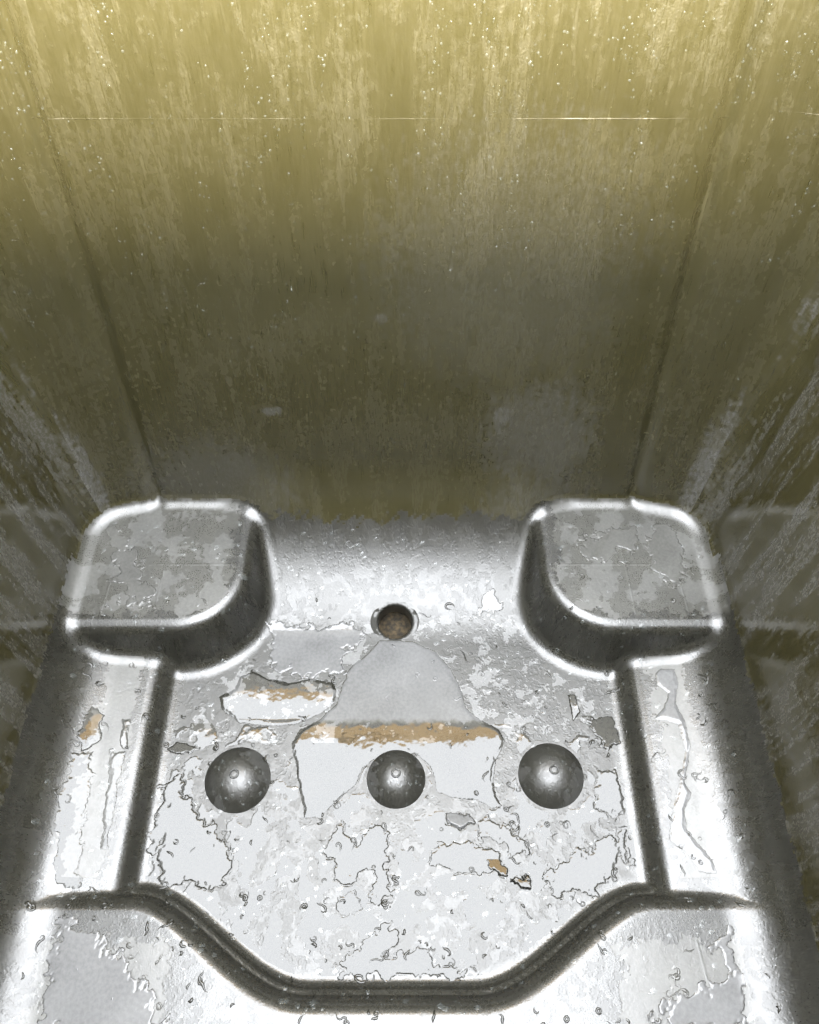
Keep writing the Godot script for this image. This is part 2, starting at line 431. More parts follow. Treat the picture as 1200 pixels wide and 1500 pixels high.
func wall_material(sd: int, size: int, residue: float, gloss: float, scuffs_and_highlights: Array) -> StandardMaterial3D:
	# olive plastic behind a streaky film of condensed water: runs wiped clear, beaded stretches between them
	var w := size
	var h := size
	var q := 1440.0 / size
	var streak := noise_bytes(w, h, 0.020 * q, sd + 11, 4, FastNoiseLite.TYPE_SIMPLEX_SMOOTH, 12)
	var fine := noise_bytes(w, h, 0.075 * q, sd + 12, 3, FastNoiseLite.TYPE_SIMPLEX_SMOOTH, 9)
	var patch := noise_bytes(w, h, 0.0042 * q, sd + 13, 4)
	var grain := noise_bytes(w, h, 0.22 * q, sd + 14, 3)
	var scuff := noise_bytes(w, h, 0.05 * q, sd + 15, 4)
	var smear := noise_bytes(w, h, 0.012 * q, sd + 18, 4, FastNoiseLite.TYPE_SIMPLEX_SMOOTH, 3)
	var hair := noise_bytes(w, h, 0.30 * q, sd + 17, 2, FastNoiseLite.TYPE_SIMPLEX_SMOOTH, 16)
	var worm := noise_bytes(w, h, 0.16 * q, sd + 16, 2, FastNoiseLite.TYPE_SIMPLEX_SMOOTH, 3)
	var srgb := PackedByteArray()
	srgb.resize(4096)
	for i in 4096: srgb[i] = to_srgb_byte(i / 4095.0)
	var col := PackedByteArray()
	var rough := PackedByteArray()
	var bump := PackedByteArray()
	col.resize(w * h * 3)
	rough.resize(w * h)
	bump.resize(w * h)
	for i in w * h:
		var s := streak[i] / 255.0
		var f := fine[i] / 255.0
		var p := patch[i] / 255.0
		var g := grain[i] / 255.0
		var c := scuff[i] / 255.0
		var film := ss(0.40, 0.66, s * 0.42 + p * 0.34 + f * 0.20 + (c - 0.5) * 0.24 + 0.03)
		var run := 1.0 - ss(0.012, 0.045, absf(f - 0.5))            # thin clear runs
		film *= 1.0 - 0.5 * run
		var wrm := worm[i] / 255.0
		var bead := ss(0.42, 0.68, wrm * 0.55 + g * 0.45) * film
		var k := 0.24 + film * 0.05 + 0.12 * bead + (f - 0.5) * 0.22 + (wrm - 0.5) * 0.08 + (hair[i] / 255.0 - 0.5) * 0.36 + (p - 0.5) * 0.16 + (g - 0.5) * 0.08
		k -= 0.14 * run * film
		var clear := ss(0.56, 0.67, smear[i] / 255.0 + (f - 0.5) * 0.25 + (c - 0.5) * 0.15)      # wiped smooth
		k = lerpf(k, 0.12 + (f - 0.5) * 0.06, clear * 0.6)
		# pale scuffs low on the wall, and the painted highlights of its corners
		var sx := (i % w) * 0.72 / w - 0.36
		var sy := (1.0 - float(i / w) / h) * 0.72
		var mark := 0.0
		for sc in scuffs_and_highlights:
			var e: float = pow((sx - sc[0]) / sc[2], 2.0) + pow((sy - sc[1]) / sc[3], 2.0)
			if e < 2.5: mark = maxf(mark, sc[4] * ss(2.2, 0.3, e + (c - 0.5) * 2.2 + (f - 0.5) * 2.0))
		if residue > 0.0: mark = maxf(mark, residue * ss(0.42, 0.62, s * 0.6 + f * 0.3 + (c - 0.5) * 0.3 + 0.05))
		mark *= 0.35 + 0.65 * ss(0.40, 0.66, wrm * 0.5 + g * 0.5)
		k = maxf(k, 0.0) 
		# plastic to film colour, then to the pale grey of scuffs and painted highlights
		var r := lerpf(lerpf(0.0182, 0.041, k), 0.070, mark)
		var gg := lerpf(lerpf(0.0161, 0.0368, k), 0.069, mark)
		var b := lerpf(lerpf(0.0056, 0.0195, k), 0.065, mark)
		col[i * 3] = srgb[mini(4095, int(r * 4095.0 / 0.088))]
		col[i * 3 + 1] = srgb[mini(4095, int(gg * 4095.0 / 0.088))]
		col[i * 3 + 2] = srgb[mini(4095, int(b * 4095.0 / 0.088))]
		rough[i] = int(255.0 * clampf(gloss + 0.10 * film * (1.0 - clear) - 0.04 * run + (c - 0.5) * 0.08, 0.05, 1.0))
		bump[i] = int(255.0 * clampf((0.25 + 0.38 * bead + 0.2 * film) * (1.0 - 0.7 * clear) + (f - 0.5) * 0.15, 0.0, 1.0))
	var m := StandardMaterial3D.new()
	m.resource_name = "olive_plastic"
	m.albedo_color = Color(0.088, 0.088, 0.088).linear_to_srgb()
	m.albedo_texture = texture(w, h, col, true)
	m.roughness = 1.0
	m.roughness_texture = texture(w, h, rough, false)
	m.heightmap_enabled = true
	m.heightmap_scale = 0.03
	m.heightmap_texture = texture(w, h, bump, false)
	return m

func floor_material(wet: PackedByteArray, silt: PackedByteArray, w: int, h: int) -> StandardMaterial3D:
	# grey silted plastic; between the puddles it carries a broken, beaded skin of water
	var blot := noise_bytes(w, h, 0.030, 21, 4)
	var small := noise_bytes(w, h, 0.11, 22, 3)
	var grain := noise_bytes(w, h, 0.30, 23, 2)
	var patch := noise_bytes(w, h, 0.008, 24, 4)
	var srgb := PackedByteArray()
	srgb.resize(4096)
	for i in 4096: srgb[i] = to_srgb_byte(i / 4095.0)
	var col := PackedByteArray()
	var rough := PackedByteArray()
	var bump := PackedByteArray()
	col.resize(w * h * 3)
	rough.resize(w * h)
	bump.resize(w * h)
	for i in w * h:
		var a := blot[i] / 255.0
		var s := small[i] / 255.0
		var g := grain[i] / 255.0
		var p := patch[i] / 255.0
		var sub := wet[i] / 255.0
		var lvl := a + (p - 0.5) * 0.5
		var tx := (i % w) * 0.72 / w - 0.36
		var tz := float(i / w) * 0.72 / h - 0.56
		var ax := absf(tx)
		var field := ss(0.0, 0.012, minf(0.222 - ax, minf(bank_foot(ax) - 0.004 - tz, minf(tz + 0.42, housing(ax, 0.006, tz) - 0.006))) + 0.01 * (a - 0.5))   # the beaded panel; round it the plastic is wiped smoother
		field = maxf(field, 0.55 * ss(0.0, 0.02, minf(ax - 0.2, tz - bank_foot(ax) - 0.035)))
		field = maxf(field, 0.75 * ss(-0.39, -0.41, tz) * ss(0.15, 0.13, ax))
		var skin := ss(0.470, 0.492, lvl)                             # plates of water with steep edges
		var bare := ss(0.60, 0.64, p + (a - 0.5) * 0.4 + (s - 0.5) * 0.12)
		var beads := ss(0.60, 0.70, s) * (1.0 - skin * 0.7)
		var k := 0.0155 + (p - 0.5) * 0.008 + (s - 0.5) * 0.01 + (g - 0.5) * 0.01
		var tint_g := lerpf(0.965, 1.0, silt[i] / 255.0)
		var tint_b := lerpf(0.74, 0.985, silt[i] / 255.0)
		k = lerpf(k, 0.082 + (p - 0.5) * 0.03 + (s - 0.5) * 0.03 + (g - 0.5) * 0.012, silt[i] / 255.0)
		col[i * 3] = srgb[int(clampf(k, 0.006, 0.11) * 4095.0 / 0.11)]
		col[i * 3 + 1] = srgb[int(clampf(k * tint_g, 0.006, 0.11) * 4095.0 / 0.11)]
		col[i * 3 + 2] = srgb[int(clampf(k * tint_b, 0.006, 0.11) * 4095.0 / 0.11)]
		rough[i] = int(255.0 * clampf(lerpf(lerpf(lerpf(0.25, 0.37, field) + 0.06 * (1.0 - skin) + 0.08 * bare * field + 0.16 * (g - 0.5), 0.42, 0.8 * silt[i] / 255.0), 0.95, sub), 0.05, 1.0))
		bump[i] = int(255.0 * clampf((0.15 + (0.13 * skin + 0.22 * beads) * (0.45 + 0.55 * field) + 0.10 * g) * (1.0 - 0.6 * silt[i] / 255.0) * (1.0 - sub) + 0.1 * sub, 0.0, 1.0))
	var m := StandardMaterial3D.new()
	m.resource_name = "silted_plastic"
	m.albedo_color = Color(0.11, 0.11, 0.11).linear_to_srgb()
	m.metallic_specular = 0.58
	m.albedo_texture = texture(w, h, col, true)
	m.roughness = 1.0
	m.roughness_texture = texture(w, h, rough, false)
	m.heightmap_enabled = true
	m.heightmap_scale = 0.06
	m.heightmap_texture = texture(w, h, bump, false)
	return m

func plain(called: String, linear: Color, rough: float) -> StandardMaterial3D:
	var m := StandardMaterial3D.new()
	m.resource_name = called
	m.albedo_color = linear.linear_to_srgb()
	m.roughness = rough
	return m

# ------------------------------------------------------------------ water
func outline_distance(pts: PackedVector2Array, p: Vector2) -> float:    # positive inside
	var best := 1e9
	var n := pts.size()
	var inside := false
	var j := n - 1
	for i in n:
		var a := pts[i]
		var b := pts[j]
		var ab := b - a
		var t := clampf((p - a).dot(ab) / ab.length_squared(), 0.0, 1.0)
		best = minf(best, p.distance_squared_to(a + ab * t))
		if (a.y > p.y) != (b.y > p.y) and p.x < (b.x - a.x) * (p.y - a.y) / (b.y - a.y) + a.x: inside = not inside
		j = i
	return sqrt(best) * (1.0 if inside else -1.0)

func puddle_field(pts: PackedVector2Array, p: Vector2, size: float, rough: bool) -> float:
	var amp := minf(0.013, size * 0.22) if rough else 0.0015
	return outline_distance(pts, p) + amp * (wob.get_noise_2d(p.x * 380.0, p.y * 380.0) + 0.6 * wob.get_noise_2d(p.x * 900.0 + 20.0, p.y * 900.0) + 0.18 * wob.get_noise_2d(p.x * 2200.0 + 50.0, p.y * 2200.0))

func puddle_points(d: Array) -> PackedVector2Array:
	var pts := PackedVector2Array()
	for i in d[6].size() / 2: pts.append(Vector2(d[6][i * 2], d[6][i * 2 + 1]))
	return pts

func puddle(d: Array, wet: PackedByteArray, silt: PackedByteArray, tw: int, th: int) -> void:
	var pts := puddle_points(d)
	var lo := pts[0]
	var hi := pts[0]
	var mid := Vector2.ZERO
	for p in pts:
		lo = lo.min(p)
		hi = hi.max(p)
		mid += p / pts.size()
	var size := minf(hi.x - lo.x, hi.y - lo.y)
	var step: float = d[3]
	lo -= Vector2.ONE * step * 3.0
	hi += Vector2.ONE * step * 3.0
	var nx := int((hi.x - lo.x) / step) + 2
	var nz := int((hi.y - lo.y) / step) + 2
	var f := PackedFloat32Array()
	f.resize(nx * nz)
	for k in nz:
		for i in nx: f[k * nx + i] = puddle_field(pts, lo + Vector2(i, k) * step, size, not d[0] in ["main", "left_lobe", "strip_right"] and true)
	# the floor under it is silt, not bare plastic
	var px := 0.72 / tw
	for b in range(maxi(0, int((lo.y + 0.56) / px)), mini(th, int((hi.y + 0.56) / px))):
		for a in range(maxi(0, int((lo.x + 0.36) / px)), mini(tw, int((hi.x + 0.36) / px))):
			var gx := clampf((a * px - 0.36 - lo.x) / step, 0.0, nx - 1.01)
			var gz := clampf((b * px - 0.56 - lo.y) / step, 0.0, nz - 1.01)
			var c := int(gz) * nx + int(gx)
			var tx := gx - int(gx)
			var tz := gz - int(gz)
			var v := lerpf(lerpf(f[c], f[c + 1], tx), lerpf(f[c + nx], f[c + nx + 1], tx), tz)
			if v > 0.0:
				wet[b * tw + a] = maxi(wet[b * tw + a], int(255.0 * minf(1.0, v / 0.0012)))
				# sediment: all of the shallow films, and the drain end of the main puddle
				var bed := 1.0
				if d[0] in CLEAR: bed = 0.0
				elif d[0].begins_with("well"): bed = 0.6
				elif d[0] == "main": bed = ss(-0.298, -0.305, b * px - 0.56 + 0.003 * wob.get_noise_2d(a * 0.5, b * 0.5))
				silt[b * tw + a] = maxi(silt[b * tw + a], int(255.0 * bed * minf(1.0, v / 0.0012)))
	var edge := minf(0.0036, size * 0.33)
	if d[0].begins_with("fleck"): edge = 0.0018
	var st := SurfaceTool.new()
	st.begin(Mesh.PRIMITIVE_TRIANGLES)
	st.set_smooth_group(0)
	var ids := {}
	var count := 0
	for k in nz - 1:
		for i in nx - 1:
			var c := k * nx + i
			if f[c] <= 0.0 and f[c + 1] <= 0.0 and f[c + nx] <= 0.0 and f[c + nx + 1] <= 0.0: continue
			var q := []
			for t in [c, c + 1, c + nx, c + nx + 1]:
				if not ids.has(t):
					var gi: int = t % nx
					var gk: int = t / nx
					var p := lo + Vector2(gi, gk) * step
					var v := f[t]
					if v < 0.0:
						var g := Vector2(f[gk * nx + mini(gi + 1, nx - 1)] - f[gk * nx + maxi(gi - 1, 0)], f[mini(gk + 1, nz - 1) * nx + gi] - f[maxi(gk - 1, 0) * nx + gi])
						p += g.normalized() * minf(-v, step * 1.5)
						v = 0.0
					var u := 1.0 - minf(v / (edge * (1.0 + 0.9 * wob.get_noise_2d(p.x * 300.0, p.y * 300.0 + 90.0))), 1.0)
					var base := floor_height(p.x, p.y)
					var rise := 1.0 - u * u * (3.0 - 2.0 * u)
					var crest: float = 0.0004 * clampf(2.4 * wob.get_noise_2d(p.x * 260.0 + 30.0, p.y * 260.0) - 0.15, 0.0, 1.0)
					var y: float = base - 0.0001 + (d[2] + 0.0001) * rise + crest * u * u * (1.0 - u) * 2.5 + ripple(p) * (1.0 - u)
					if v > 0.0: y = maxf(y - d[4] * (p.y - mid.y) * (1.0 - u), base + 0.0002 * (1.0 - u))
					ids[t] = count
					count += 1
					st.set_uv(uv_of("panel", Vector3(p.x, 0, p.y)))
					st.add_vertex(Vector3(p.x - mid.x, y - d[1], p.y - mid.y))
				q.append(ids[t])
			for t in [0, 1, 2, 1, 3, 2]: st.add_index(q[t])
	st.generate_normals()
	var o := put("puddle", st.commit(), mats.water)
	o.position = Vector3(mid.x, d[1], mid.y)
	tag(o, d[7], "puddle", "puddles lying in the bin")

func ripple(p: Vector2) -> float:                        # the faint unevenness of a skin of water
	return 0.000035 * wob.get_noise_2d(p.x * 420.0, p.y * 420.0) + 0.00008 * wob.get_noise_2d(p.x * 120.0 + 9.0, p.y * 120.0)

func water_film(wet: PackedByteArray, tw: int, th: int) -> ArrayMesh:
	# the broken skin of water between the puddles: wherever a noise field is high, with a soft rim
	var f := FastNoiseLite.new()
	f.seed = 31
	f.frequency = 26.0
	f.fractal_octaves = 4
	f.fractal_gain = 0.55
	var step := 0.0012
	var lo := Vector2(-0.225, -0.30)
	var nx := int(0.45 / step)
	var nz := int(0.235 / step)
	var v := PackedFloat32Array()
	v.resize(nx * nz)
	for k in nz:
		for i in nx:
			var p := lo + Vector2(i, k) * step
			var n := f.get_noise_2d(p.x, p.y) + 0.35 * wob.get_noise_2d(p.x * 90.0 + 11.0, p.y * 90.0) - 0.10 + 0.16 * smoothstep(-0.30, -0.20, p.y)
			if wet[int((p.y + 0.56) / 0.72 * th) * tw + int((p.x + 0.36) / 0.72 * tw)] > 0: n = -0.2
			for c in [Vector3(-0.152, -0.243, 0.034), Vector3(0.002, -0.244, 0.030), Vector3(0.153, -0.247, 0.034)]:
				n = minf(n, (p.distance_to(Vector2(c.x, c.y)) - c.z) * 20.0)
			n = minf(n, (bank_foot(absf(p.x)) - 0.006 - p.y) * 20.0)
			v[k * nx + i] = n
	var st := SurfaceTool.new()
	st.begin(Mesh.PRIMITIVE_TRIANGLES)
	st.set_smooth_group(0)
	var ids := {}
	for k in range(1, nz - 2):
		for i in range(1, nx - 2):
			var c := k * nx + i
			if v[c] <= 0.0 and v[c + 1] <= 0.0 and v[c + nx] <= 0.0 and v[c + nx + 1] <= 0.0: continue
			var q := []
			for t in [c, c + 1, c + nx, c + nx + 1]:
				if not ids.has(t):
					var p := lo + Vector2(t % nx, t / nx) * step
					var g := Vector2(v[t + 1] - v[t - 1], v[t + nx] - v[t - nx]) / (2.0 * step)
					var d: float = v[t] / maxf(g.length(), 8.0)
					if d < 0.0:
						p += g.normalized() * minf(-d, step)
						d = 0.0
					var u := minf(d / 0.0030, 1.0)
					var deep := 0.0004 * clampf(2.2 * wob.get_noise_2d(p.x * 300.0, p.y * 300.0 + 7.0) - 0.1, 0.0, 1.0)
					var y := floor_height(p.x, p.y) - 0.0001 + 0.0002 * u * u * (3.0 - 2.0 * u) + deep * u * (1.0 - u) * (1.0 - u) * 3.0 + ripple(p)
					ids[t] = ids.size()
					st.set_uv(uv_of("panel", Vector3(p.x, 0, p.y)))
					st.add_vertex(Vector3(p.x, y, p.y))
				q.append(ids[t])
			for t in [0, 1, 2, 1, 3, 2]: st.add_index(q[t])
	st.generate_normals()
	return st.commit()

func bead_mesh() -> ArrayMesh:
	return lathe([Vector2(1.0, -0.05), Vector2(0.98, 0.14), Vector2(0.86, 0.34), Vector2(0.62, 0.5), Vector2(0.3, 0.59), Vector2(0.001, 0.62)], 10)

func droplets(called: String, label: String, places: Array) -> void:
	var mm := MultiMesh.new()
	mm.transform_format = MultiMesh.TRANSFORM_3D
	mm.mesh = bead_mesh()
	mm.instance_count = places.size()
	for i in places.size(): mm.set_instance_transform(i, places[i])
	var o := MultiMeshInstance3D.new()
	o.name = called
	o.multimesh = mm
	o.material_override = mats.bead
	add_child(o, true)
	tag(o, label, "water drops", "", "stuff")

func oriented(p: Vector3, n: Vector3, r: float, stretch: Vector3) -> Transform3D:
	var x := n.cross(Vector3(0.31, 0.2, 0.92)).normalized()
	var b := Basis(x, n, x.cross(n))
	return Transform3D(b * Basis.from_scale(stretch * r), p)

func trail(st: SurfaceTool, wet: PackedByteArray, tw: int, th: int) -> void:
	# a thin crooked bead of water: the drawn-out edge of a drying film
	var p := Vector2(rng.randf_range(-0.31, 0.31), lerpf(-0.46, -0.03, pow(rng.randf(), 0.7)))
	var dir := rng.randf() * TAU
	var r := rng.randf_range(0.0005, 0.0013)
	var n := 4 + int(22.0 * pow(rng.randf(), 2.0))
	var turn := rng.randf_range(-0.5, 0.5)
	var rings := []
	for k in n + 1:
		if absf(p.x) > 0.32 or p.y < -0.49 or p.y > 0.0: break
		var y := floor_height(p.x, p.y)
		var nm := grad(Vector3(p.x, y, p.y))
		if nm.y < 0.75: break
		var along := Vector3(cos(dir), 0, sin(dir))
		var side := nm.cross(along).normalized()
		var w := r * sin(PI * (k + 0.35) / (n + 0.7)) * (1.0 + 0.5 * rng.randf())
		var ring := []
		for j in 5:
			var a := PI * j / 4.0
			ring.append(Vector3(p.x, y, p.y) + side * cos(a) * w + nm * (sin(a) * w * 0.7 - 0.0001))
		rings.append(ring)
		turn = clampf(turn + rng.randf_range(-0.6, 0.6), -0.9, 0.9)
		dir += turn
		p += Vector2(cos(dir), sin(dir)) * 0.0013
	for k in rings.size() - 1:
		for j in 4:
			for t in [rings[k][j], rings[k][j + 1], rings[k + 1][j], rings[k][j + 1], rings[k + 1][j + 1], rings[k + 1][j]]:
				st.set_uv(uv_of("panel", t))
				st.add_vertex(t)

func rib(parent: Node3D, a: Vector2, b: Vector2, y: float) -> void:
	var st := SurfaceTool.new()
	st.begin(Mesh.PRIMITIVE_TRIANGLES)
	st.set_smooth_group(0)
	var side := (b - a).normalized().orthogonal() * 0.0022
	for p in [a, b]:
		for q in [[1.0, -0.0001], [0.45, 0.00004], [0.0, 0.0001], [-0.45, 0.00004], [-1.0, -0.0001]]:
			var v: Vector2 = p + side * q[0]
			st.set_uv(uv_of("panel", Vector3(v.x, 0, v.y)))
			st.add_vertex(Vector3(v.x, y + q[1], v.y))
	for j in 4:
		for t in [j, j + 1, j + 5, j + 1, j + 6, j + 5]: st.add_index(t)
	st.generate_normals()
	put("moulded_rib", st.commit(), mats.floor, parent)

# ------------------------------------------------------------------ scene
func _ready() -> void:
	var t0 := Time.get_ticks_msec()
	rng.seed = 7
	wob.seed = 5
	wob.frequency = 0.1

	var cam := Camera3D.new()
	cam.name = "camera"
	cam.fov = rad_to_deg(2.0 * atan(750.0 / 1200.0))
	cam.position = Vector3(0.015, 0.8, 0.0)
	cam.rotation_degrees = Vector3(-55, 0, 0)
	cam.near = 0.02
	cam.far = 50.0
	add_child(cam)
	cam.current = true

	var sky := ProceduralSkyMaterial.new()
	sky.sky_top_color = Color(0.94, 0.952, 0.97)
	sky.sky_horizon_color = Color(0.94, 0.952, 0.97)
	sky.ground_horizon_color = Color(0.42, 0.41, 0.39)
	sky.ground_bottom_color = Color(0.42, 0.41, 0.39)
	sky.sun_angle_max = 0.0
	var env := Environment.new()
	env.background_mode = Environment.BG_SKY
	env.sky = Sky.new()
	env.sky.sky_material = sky
	env.background_energy_multiplier = 0.40
	env.tonemap_mode = Environment.TONE_MAPPER_LINEAR
	env.tonemap_exposure = 62.0
	env.sdfgi_enabled = true
	env.ssao_enabled = true
	env.ssil_enabled = true
	var we := WorldEnvironment.new()
	we.name = "environment"
	we.environment = env
	add_child(we)
	var sun := DirectionalLight3D.new()
	sun.name = "sun"
	sun.light_energy = 0.5
	sun.light_angular_distance = 25.0
	sun.light_color = Color(1.0, 0.95, 0.85)
	sun.shadow_enabled = true
	sun.sky_mode = DirectionalLight3D.SKY_MODE_LIGHT_ONLY
	sun.rotation_degrees = Vector3(-20, 5, 0)
	add_child(sun)

	# water and plain materials
	var water := StandardMaterial3D.new()
	water.resource_name = "water"
	water.roughness = 0.03
	water.metallic_specular = 0.455
	mats.water = water
	var bead := StandardMaterial3D.new()
	bead.resource_name = "water_bead"
	bead.transparency = BaseMaterial3D.TRANSPARENCY_ALPHA
	bead.albedo_color = Color(0.9, 0.95, 0.95, 0.02)
	bead.roughness = 0.03
	bead.metallic_specular = 0.34
	mats.bead = bead
	mats.shell = plain("shell_plastic", Color(0.03, 0.027, 0.012), 0.4)
	mats.lid = plain("tan_lid_plastic", Color(0.21, 0.132, 0.036), 0.5)

	# ---- the ground, seen through the drain hole
	var gm := StandardMaterial3D.new()
	gm.resource_name = "earth"
	var gn := NoiseTexture2D.new()
	gn.width = 512
	gn.height = 512
	gn.seamless = true
	gn.noise = FastNoiseLite.new()
	gn.noise.frequency = 0.03
	gn.noise.seed = 3
	gn.color_ramp = Gradient.new()
	gn.color_ramp.colors = PackedColorArray([Color(0.06, 0.05, 0.03), Color(0.30, 0.25, 0.16)])
	gm.albedo_texture = gn
	gm.uv1_triplanar = true
	gm.uv1_world_triplanar = true
	gm.uv1_scale = Vector3.ONE * 9.0
	gm.roughness = 0.95
	var gp := PlaneMesh.new()
	gp.size = Vector2(3, 3)
	var ground := put("ground", gp, gm)
	ground.position = Vector3(0, -0.03, -0.2)
	tag(ground, "brown earth under the bin, seen through the drain hole", "ground", "", "structure")

	# ---- puddles first, for they say where the floor is silted
	var tw := 1440
	var th := 1440
	var wet := PackedByteArray()
	wet.resize(tw * th)
	var silt := PackedByteArray()
	silt.resize(tw * th)
	for d in PUDDLES: puddle(d, wet, silt, tw, th)
	print("puddles ", Time.get_ticks_msec() - t0)
	# sediment dried on the flats: housing tops, channels, parts of the ledge
	for b in range(0, th):
		for a in range(0, tw):
			var x := a * 0.72 / tw - 0.36
			var z := b * 0.72 / th - 0.56
			var ax := absf(x)
			var e := -1.0
			if z < -0.36: e = minf(ax - 0.165, -0.383 - z) if (Vector2(ax, z) - Vector2(0.245, -0.465)).length() < 0.09 or ax > 0.245 or z < -0.465 else -1.0
			elif ax > 0.25 and z < -0.15: e = 0.024 - absf(ax - 0.275)
			elif z > -0.11 and ax > 0.17: e = minf(minf(ax - 0.18, 0.295 - ax), z + 0.105)
			if e < -0.02:
				if z < -0.28 and z > -0.42 and ax < 0.205 and housing(ax, 0.004, z) > 0.012:
					var q := wob.get_noise_2d(a * 0.13 + 70.0, b * 0.13) + 0.5 * wob.get_noise_2d(a * 0.5, b * 0.5 + 33.0) + 0.2 * wob.get_noise_2d(a * 1.6, b * 1.6)
					if q > 0.22: silt[b * tw + a] = maxi(silt[b * tw + a], int(230.0 * minf(1.0, (q - 0.22) / 0.03)))
				continue
			var v := e + 0.012 * wob.get_noise_2d(a * 0.16, b * 0.16) + 0.006 * wob.get_noise_2d(a * 0.8, b * 0.8) - 0.006
			if v > 0.0: silt[b * tw + a] = maxi(silt[b * tw + a], int(255.0 * minf(1.0, v / 0.0015) * ((0.30 + 0.34 * ss(0.02, 0.07, wob.get_noise_2d(a * 0.11 + 9.0, b * 0.11) + 0.4 * wob.get_noise_2d(a * 0.5, b * 0.5 + 5.0))) if z < -0.36 else 0.6)))
	mats.floor = floor_material(wet, silt, tw, th)
	mats.water.albedo_color = mats.floor.albedo_color
	mats.water.albedo_texture = mats.floor.albedo_texture      # the bed shows through the thin clear water
	mats.wall = wall_material(0, 1440, 0.0, 0.23, SCUFFS_AND_HIGHLIGHTS)
	mats.side = wall_material(40, 1080, 0.62, 0.11, [])
	print("materials ", Time.get_ticks_msec() - t0)

	# ---- the bin
	var bin := Node3D.new()
	bin.name = "plastic_bin"
	add_child(bin)
	tag(bin, "wet olive grey plastic bin seen inside, with raised wheel housings and drain hole", "bin")
	var parts := mould()
	print("mould ", Time.get_ticks_msec() - t0)
	var dirs := columns()
	var lofts := wall_lofts(dirs)
	print("walls ", Time.get_ticks_msec() - t0)
	for w in ["back_wall", "left_wall", "right_wall", "front_wall"]:
		var am := ArrayMesh.new()
		var l: Dictionary = lofts.parts[w]
		am.add_surface_from_arrays(Mesh.PRIMITIVE_TRIANGLES, arrays(l.v, l.n, l.uv, l.i))
		if parts.has(w):
			var q: Dictionary = parts[w]
			am.add_surface_from_arrays(Mesh.PRIMITIVE_TRIANGLES, arrays(q.v, q.n, q.uv, q.i))
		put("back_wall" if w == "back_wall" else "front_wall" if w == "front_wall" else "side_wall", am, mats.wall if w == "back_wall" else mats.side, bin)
	var made := {}
	for w in [["panel", "floor"], ["left_housing", "wheel_housing"], ["right_housing", "wheel_housing"], ["left_channel", "side_channel"], ["right_channel", "side_channel"], ["ledge", "front_ledge"]]:
		var q: Dictionary = parts[w[0]]
		var am := ArrayMesh.new()
		am.add_surface_from_arrays(Mesh.PRIMITIVE_TRIANGLES, arrays(q.v, q.n, q.uv, q.i))
		var o := put(w[1], am, mats.floor, bin)
		made[w[0]] = o
	# low moulded lines crossing on the housing tops and on the ledge
	for x in [-1.0, 1.0]:
		var hs: Node3D = made["left_housing" if x < 0.0 else "right_housing"]
		rib(hs, Vector2(-0.288 * x * -1.0, -0.505), Vector2(-0.297 * x * -1.0, -0.387), HOUSING)
		rib(hs, Vector2(0.238 * x, -0.512), Vector2(0.243 * x, -0.387), HOUSING)
		rib(hs, Vector2(0.305 * x, -0.447), Vector2(0.168 * x, -0.447), HOUSING)
		rib(made["ledge"], Vector2(0.255 * x, -0.10), Vector2(0.268 * x, 0.03), LEDGE)
		rib(made["ledge"], Vector2(0.31 * x, -0.055), Vector2(0.20 * x, -0.062), LEDGE)
	# drain: a collar with a rounded lip and a short throat
	var collar = [Vector2(DRAIN_R + 0.0085, -0.0006), Vector2(DRAIN_R + 0.0070, 0.0003), Vector2(DRAIN_R + 0.004, 0.0006), Vector2(DRAIN_R + 0.0018, 0.0002), Vector2(DRAIN_R + 0.0004, -0.0012), Vector2(DRAIN_R - 0.0002, -0.004), Vector2(DRAIN_R - 0.0006, -0.022)]
	var lip := put("drain_collar", lathe(collar, 56, 1.0 / 0.72), mats.floor, bin)
	var up := grad(Vector3(DRAIN.x, floor_height(DRAIN.x, DRAIN.y), DRAIN.y))
	lip.transform = Transform3D(Basis(Vector3.RIGHT, up, Vector3.RIGHT.cross(up)), Vector3(DRAIN.x, floor_height(DRAIN.x, DRAIN.y) + 0.0003, DRAIN.y))
	# three domes with a small ring at the top
	for s in [[-0.152, -0.243, 0.0325, 0.019], [0.002, -0.244, 0.0285, 0.018], [0.153, -0.247, 0.0325, 0.019]]:
		var prof := [Vector2(s[2] + 0.0006, -0.001)]
		for i in 15:
			var a := i / 14.0
			var r: float = s[2] * cos(a * PI * 0.5)
			prof.append(Vector2(maxf(r, 0.0001), s[3] * (1.0 - pow(r / s[2], 2.4))))
		var dome := put("dome", lathe(prof, 56, 1.0 / 0.72), mats.floor, bin)
		dome.position = Vector3(s[0], 0, s[1])
		dome.rotation.y = s[0] * 17.0
		var ring := TorusMesh.new()
		ring.inner_radius = 0.0026
		ring.outer_radius = 0.0048
		ring.rings = 28
		ring.ring_segments = 10
		var nub := put("moulded_ring", ring, mats.floor, dome)
		nub.position.y = s[3]
	# thin mould seams on the back wall and on the corner facet
	for q in [[0.482, -0.263, 0.243], [0.492, 0.268, 0.40], [0.105, -0.068, 0.032]]: put("mould_seam", seam(lofts, q[0], q[1], q[2]), mats.wall, bin)
	# rim, outer shell
	put("rim", band(lofts, [Vector2(0.0, RIM), Vector2(0.002, RIM + 0.004), Vector2(0.005, RIM + 0.006), Vector2(0.03, RIM + 0.006), Vector2(0.034, RIM + 0.003), Vector2(0.035, RIM - 0.002), Vector2(0.035, RIM - 0.035), Vector2(0.031, RIM - 0.035), Vector2(0.031, RIM - 0.004), Vector2(0.007, RIM - 0.006)]), mats.shell, bin)
	put("outer_shell", band(lofts, [Vector2(0.007, RIM - 0.006), Vector2(0.007, 0.5), Vector2(0.007, NET_TOP), Vector2(0.007, -0.029)]), mats.shell, bin)
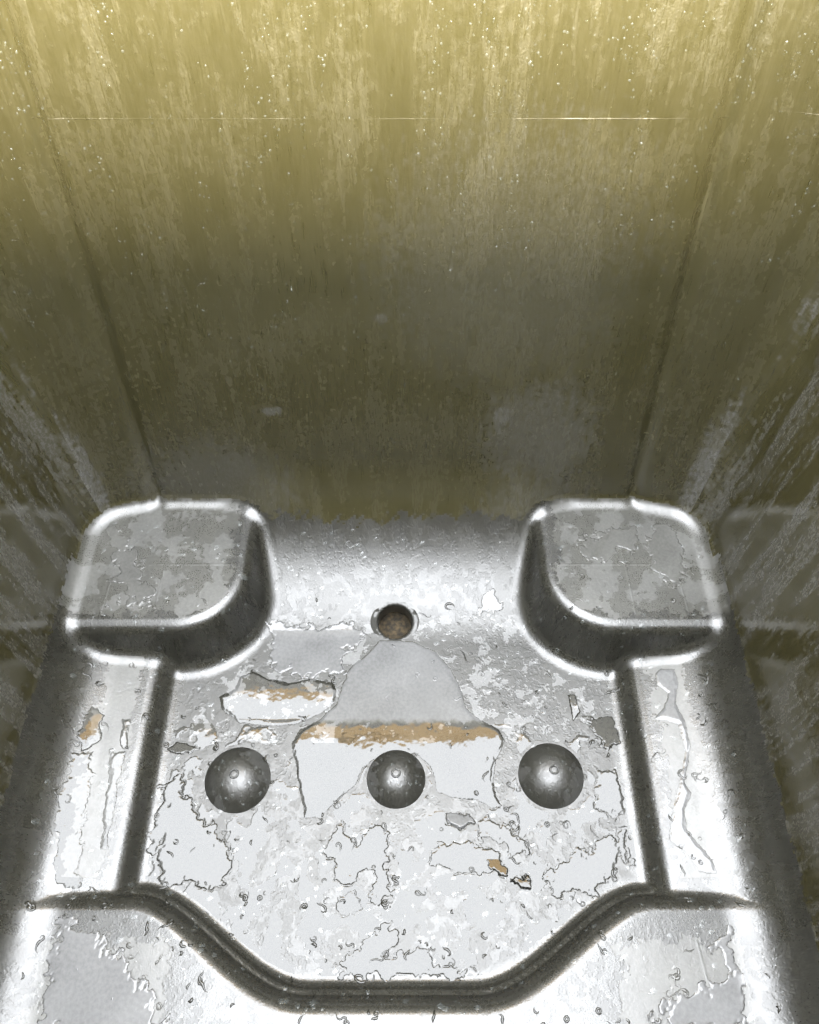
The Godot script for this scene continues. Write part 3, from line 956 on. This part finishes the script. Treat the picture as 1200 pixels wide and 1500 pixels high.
	# the open lid's hinge panel stands up behind the rim; the puddles mirror it
	var st := SurfaceTool.new()
	st.begin(Mesh.PRIMITIVE_TRIANGLES)
	box(st, Vector3(-0.43, RIM + 0.008, -0.655), Vector3(0.45, RIM + 0.20, -0.643))
	box(st, Vector3(-0.145, RIM + 0.20, -0.655), Vector3(0.165, RIM + 0.24, -0.643))
	box(st, Vector3(-0.30, RIM + 0.008, -0.643), Vector3(-0.27, RIM + 0.05, -0.610))
	box(st, Vector3(0.27, RIM + 0.008, -0.643), Vector3(0.30, RIM + 0.05, -0.610))
	st.generate_normals()
	put("lid", st.commit(), mats.lid, bin)
	# beads of water on the walls and on the floor
	var on_wall := []
	while on_wall.size() < 4200:
		var x := rng.randf_range(-0.38, 0.38)
		var y := 0.12 + 0.5 * sqrt(rng.randf())
		if wob.get_noise_2d(x * 500.0, y * 60.0) + 0.5 * wob.get_noise_2d(x * 90.0, y * 60.0 + 40.0) < 0.12: continue
		var p := wall_point(Vector2(x, -0.36).normalized(), y)
		on_wall.append(oriented(p, wall_normal(p), 0.0003 + 0.0008 * pow(rng.randf(), 4.0), Vector3(1, 1, 1)))
	droplets("wall_droplets", "tiny bright water drops beaded on the olive walls", on_wall)
	var on_floor := []
	while on_floor.size() < 1500:
		var x := rng.randf_range(-0.32, 0.32)
		var z := rng.randf_range(-0.5, -0.02)
		if wet[int((z + 0.56) / 0.72 * th) * tw + int((x + 0.36) / 0.72 * tw)] > 0 or Vector2(x, z).distance_to(DRAIN) < 0.03: continue
		var y := floor_height(x, z)
		var n := grad(Vector3(x, y, z))
		var r := 0.0007 + 0.0022 * pow(rng.randf(), 3.0)
		on_floor.append(oriented(Vector3(x, y, z), n, r, Vector3(rng.randf_range(0.8, 1.7), 0.5, 1.0)))
	for s in [[-0.152, -0.243, 0.0325, 0.019], [0.002, -0.244, 0.0285, 0.018], [0.153, -0.247, 0.0325, 0.019]]:
		for i in 55:                                         # and on the domes
			var q: float = s[2] * sqrt(rng.randf_range(0.03, 0.95))
			var a := rng.randf() * TAU
			var slope: float = s[3] * 2.4 * pow(q / s[2], 1.4) / s[2]
			var at := Vector3(s[0] + cos(a) * q, s[3] * (1.0 - pow(q / s[2], 2.4)), s[1] + sin(a) * q)
			on_floor.append(oriented(at, Vector3(cos(a) * slope, 1.0, sin(a) * slope).normalized(), 0.0005 + 0.0012 * pow(rng.randf(), 2.0), Vector3(1.0, 0.6, rng.randf_range(1.0, 1.8))))
	droplets("floor_droplets", "small water drops scattered over the grey bin floor", on_floor)
	tag(put("water_film", water_film(wet, tw, th), mats.water), "broken patchy skin of water between the puddles on the bin floor", "water", "", "stuff")
	var ts := SurfaceTool.new()
	ts.begin(Mesh.PRIMITIVE_TRIANGLES)
	ts.set_smooth_group(0)
	for i in 360: trail(ts, wet, tw, th)
	ts.generate_normals()
	var trails := put("water_trails", ts.commit(), mats.water)
	tag(trails, "thin crooked lines of water left all over the bin floor", "water", "", "stuff")
	print("done ", Time.get_ticks_msec() - t0)
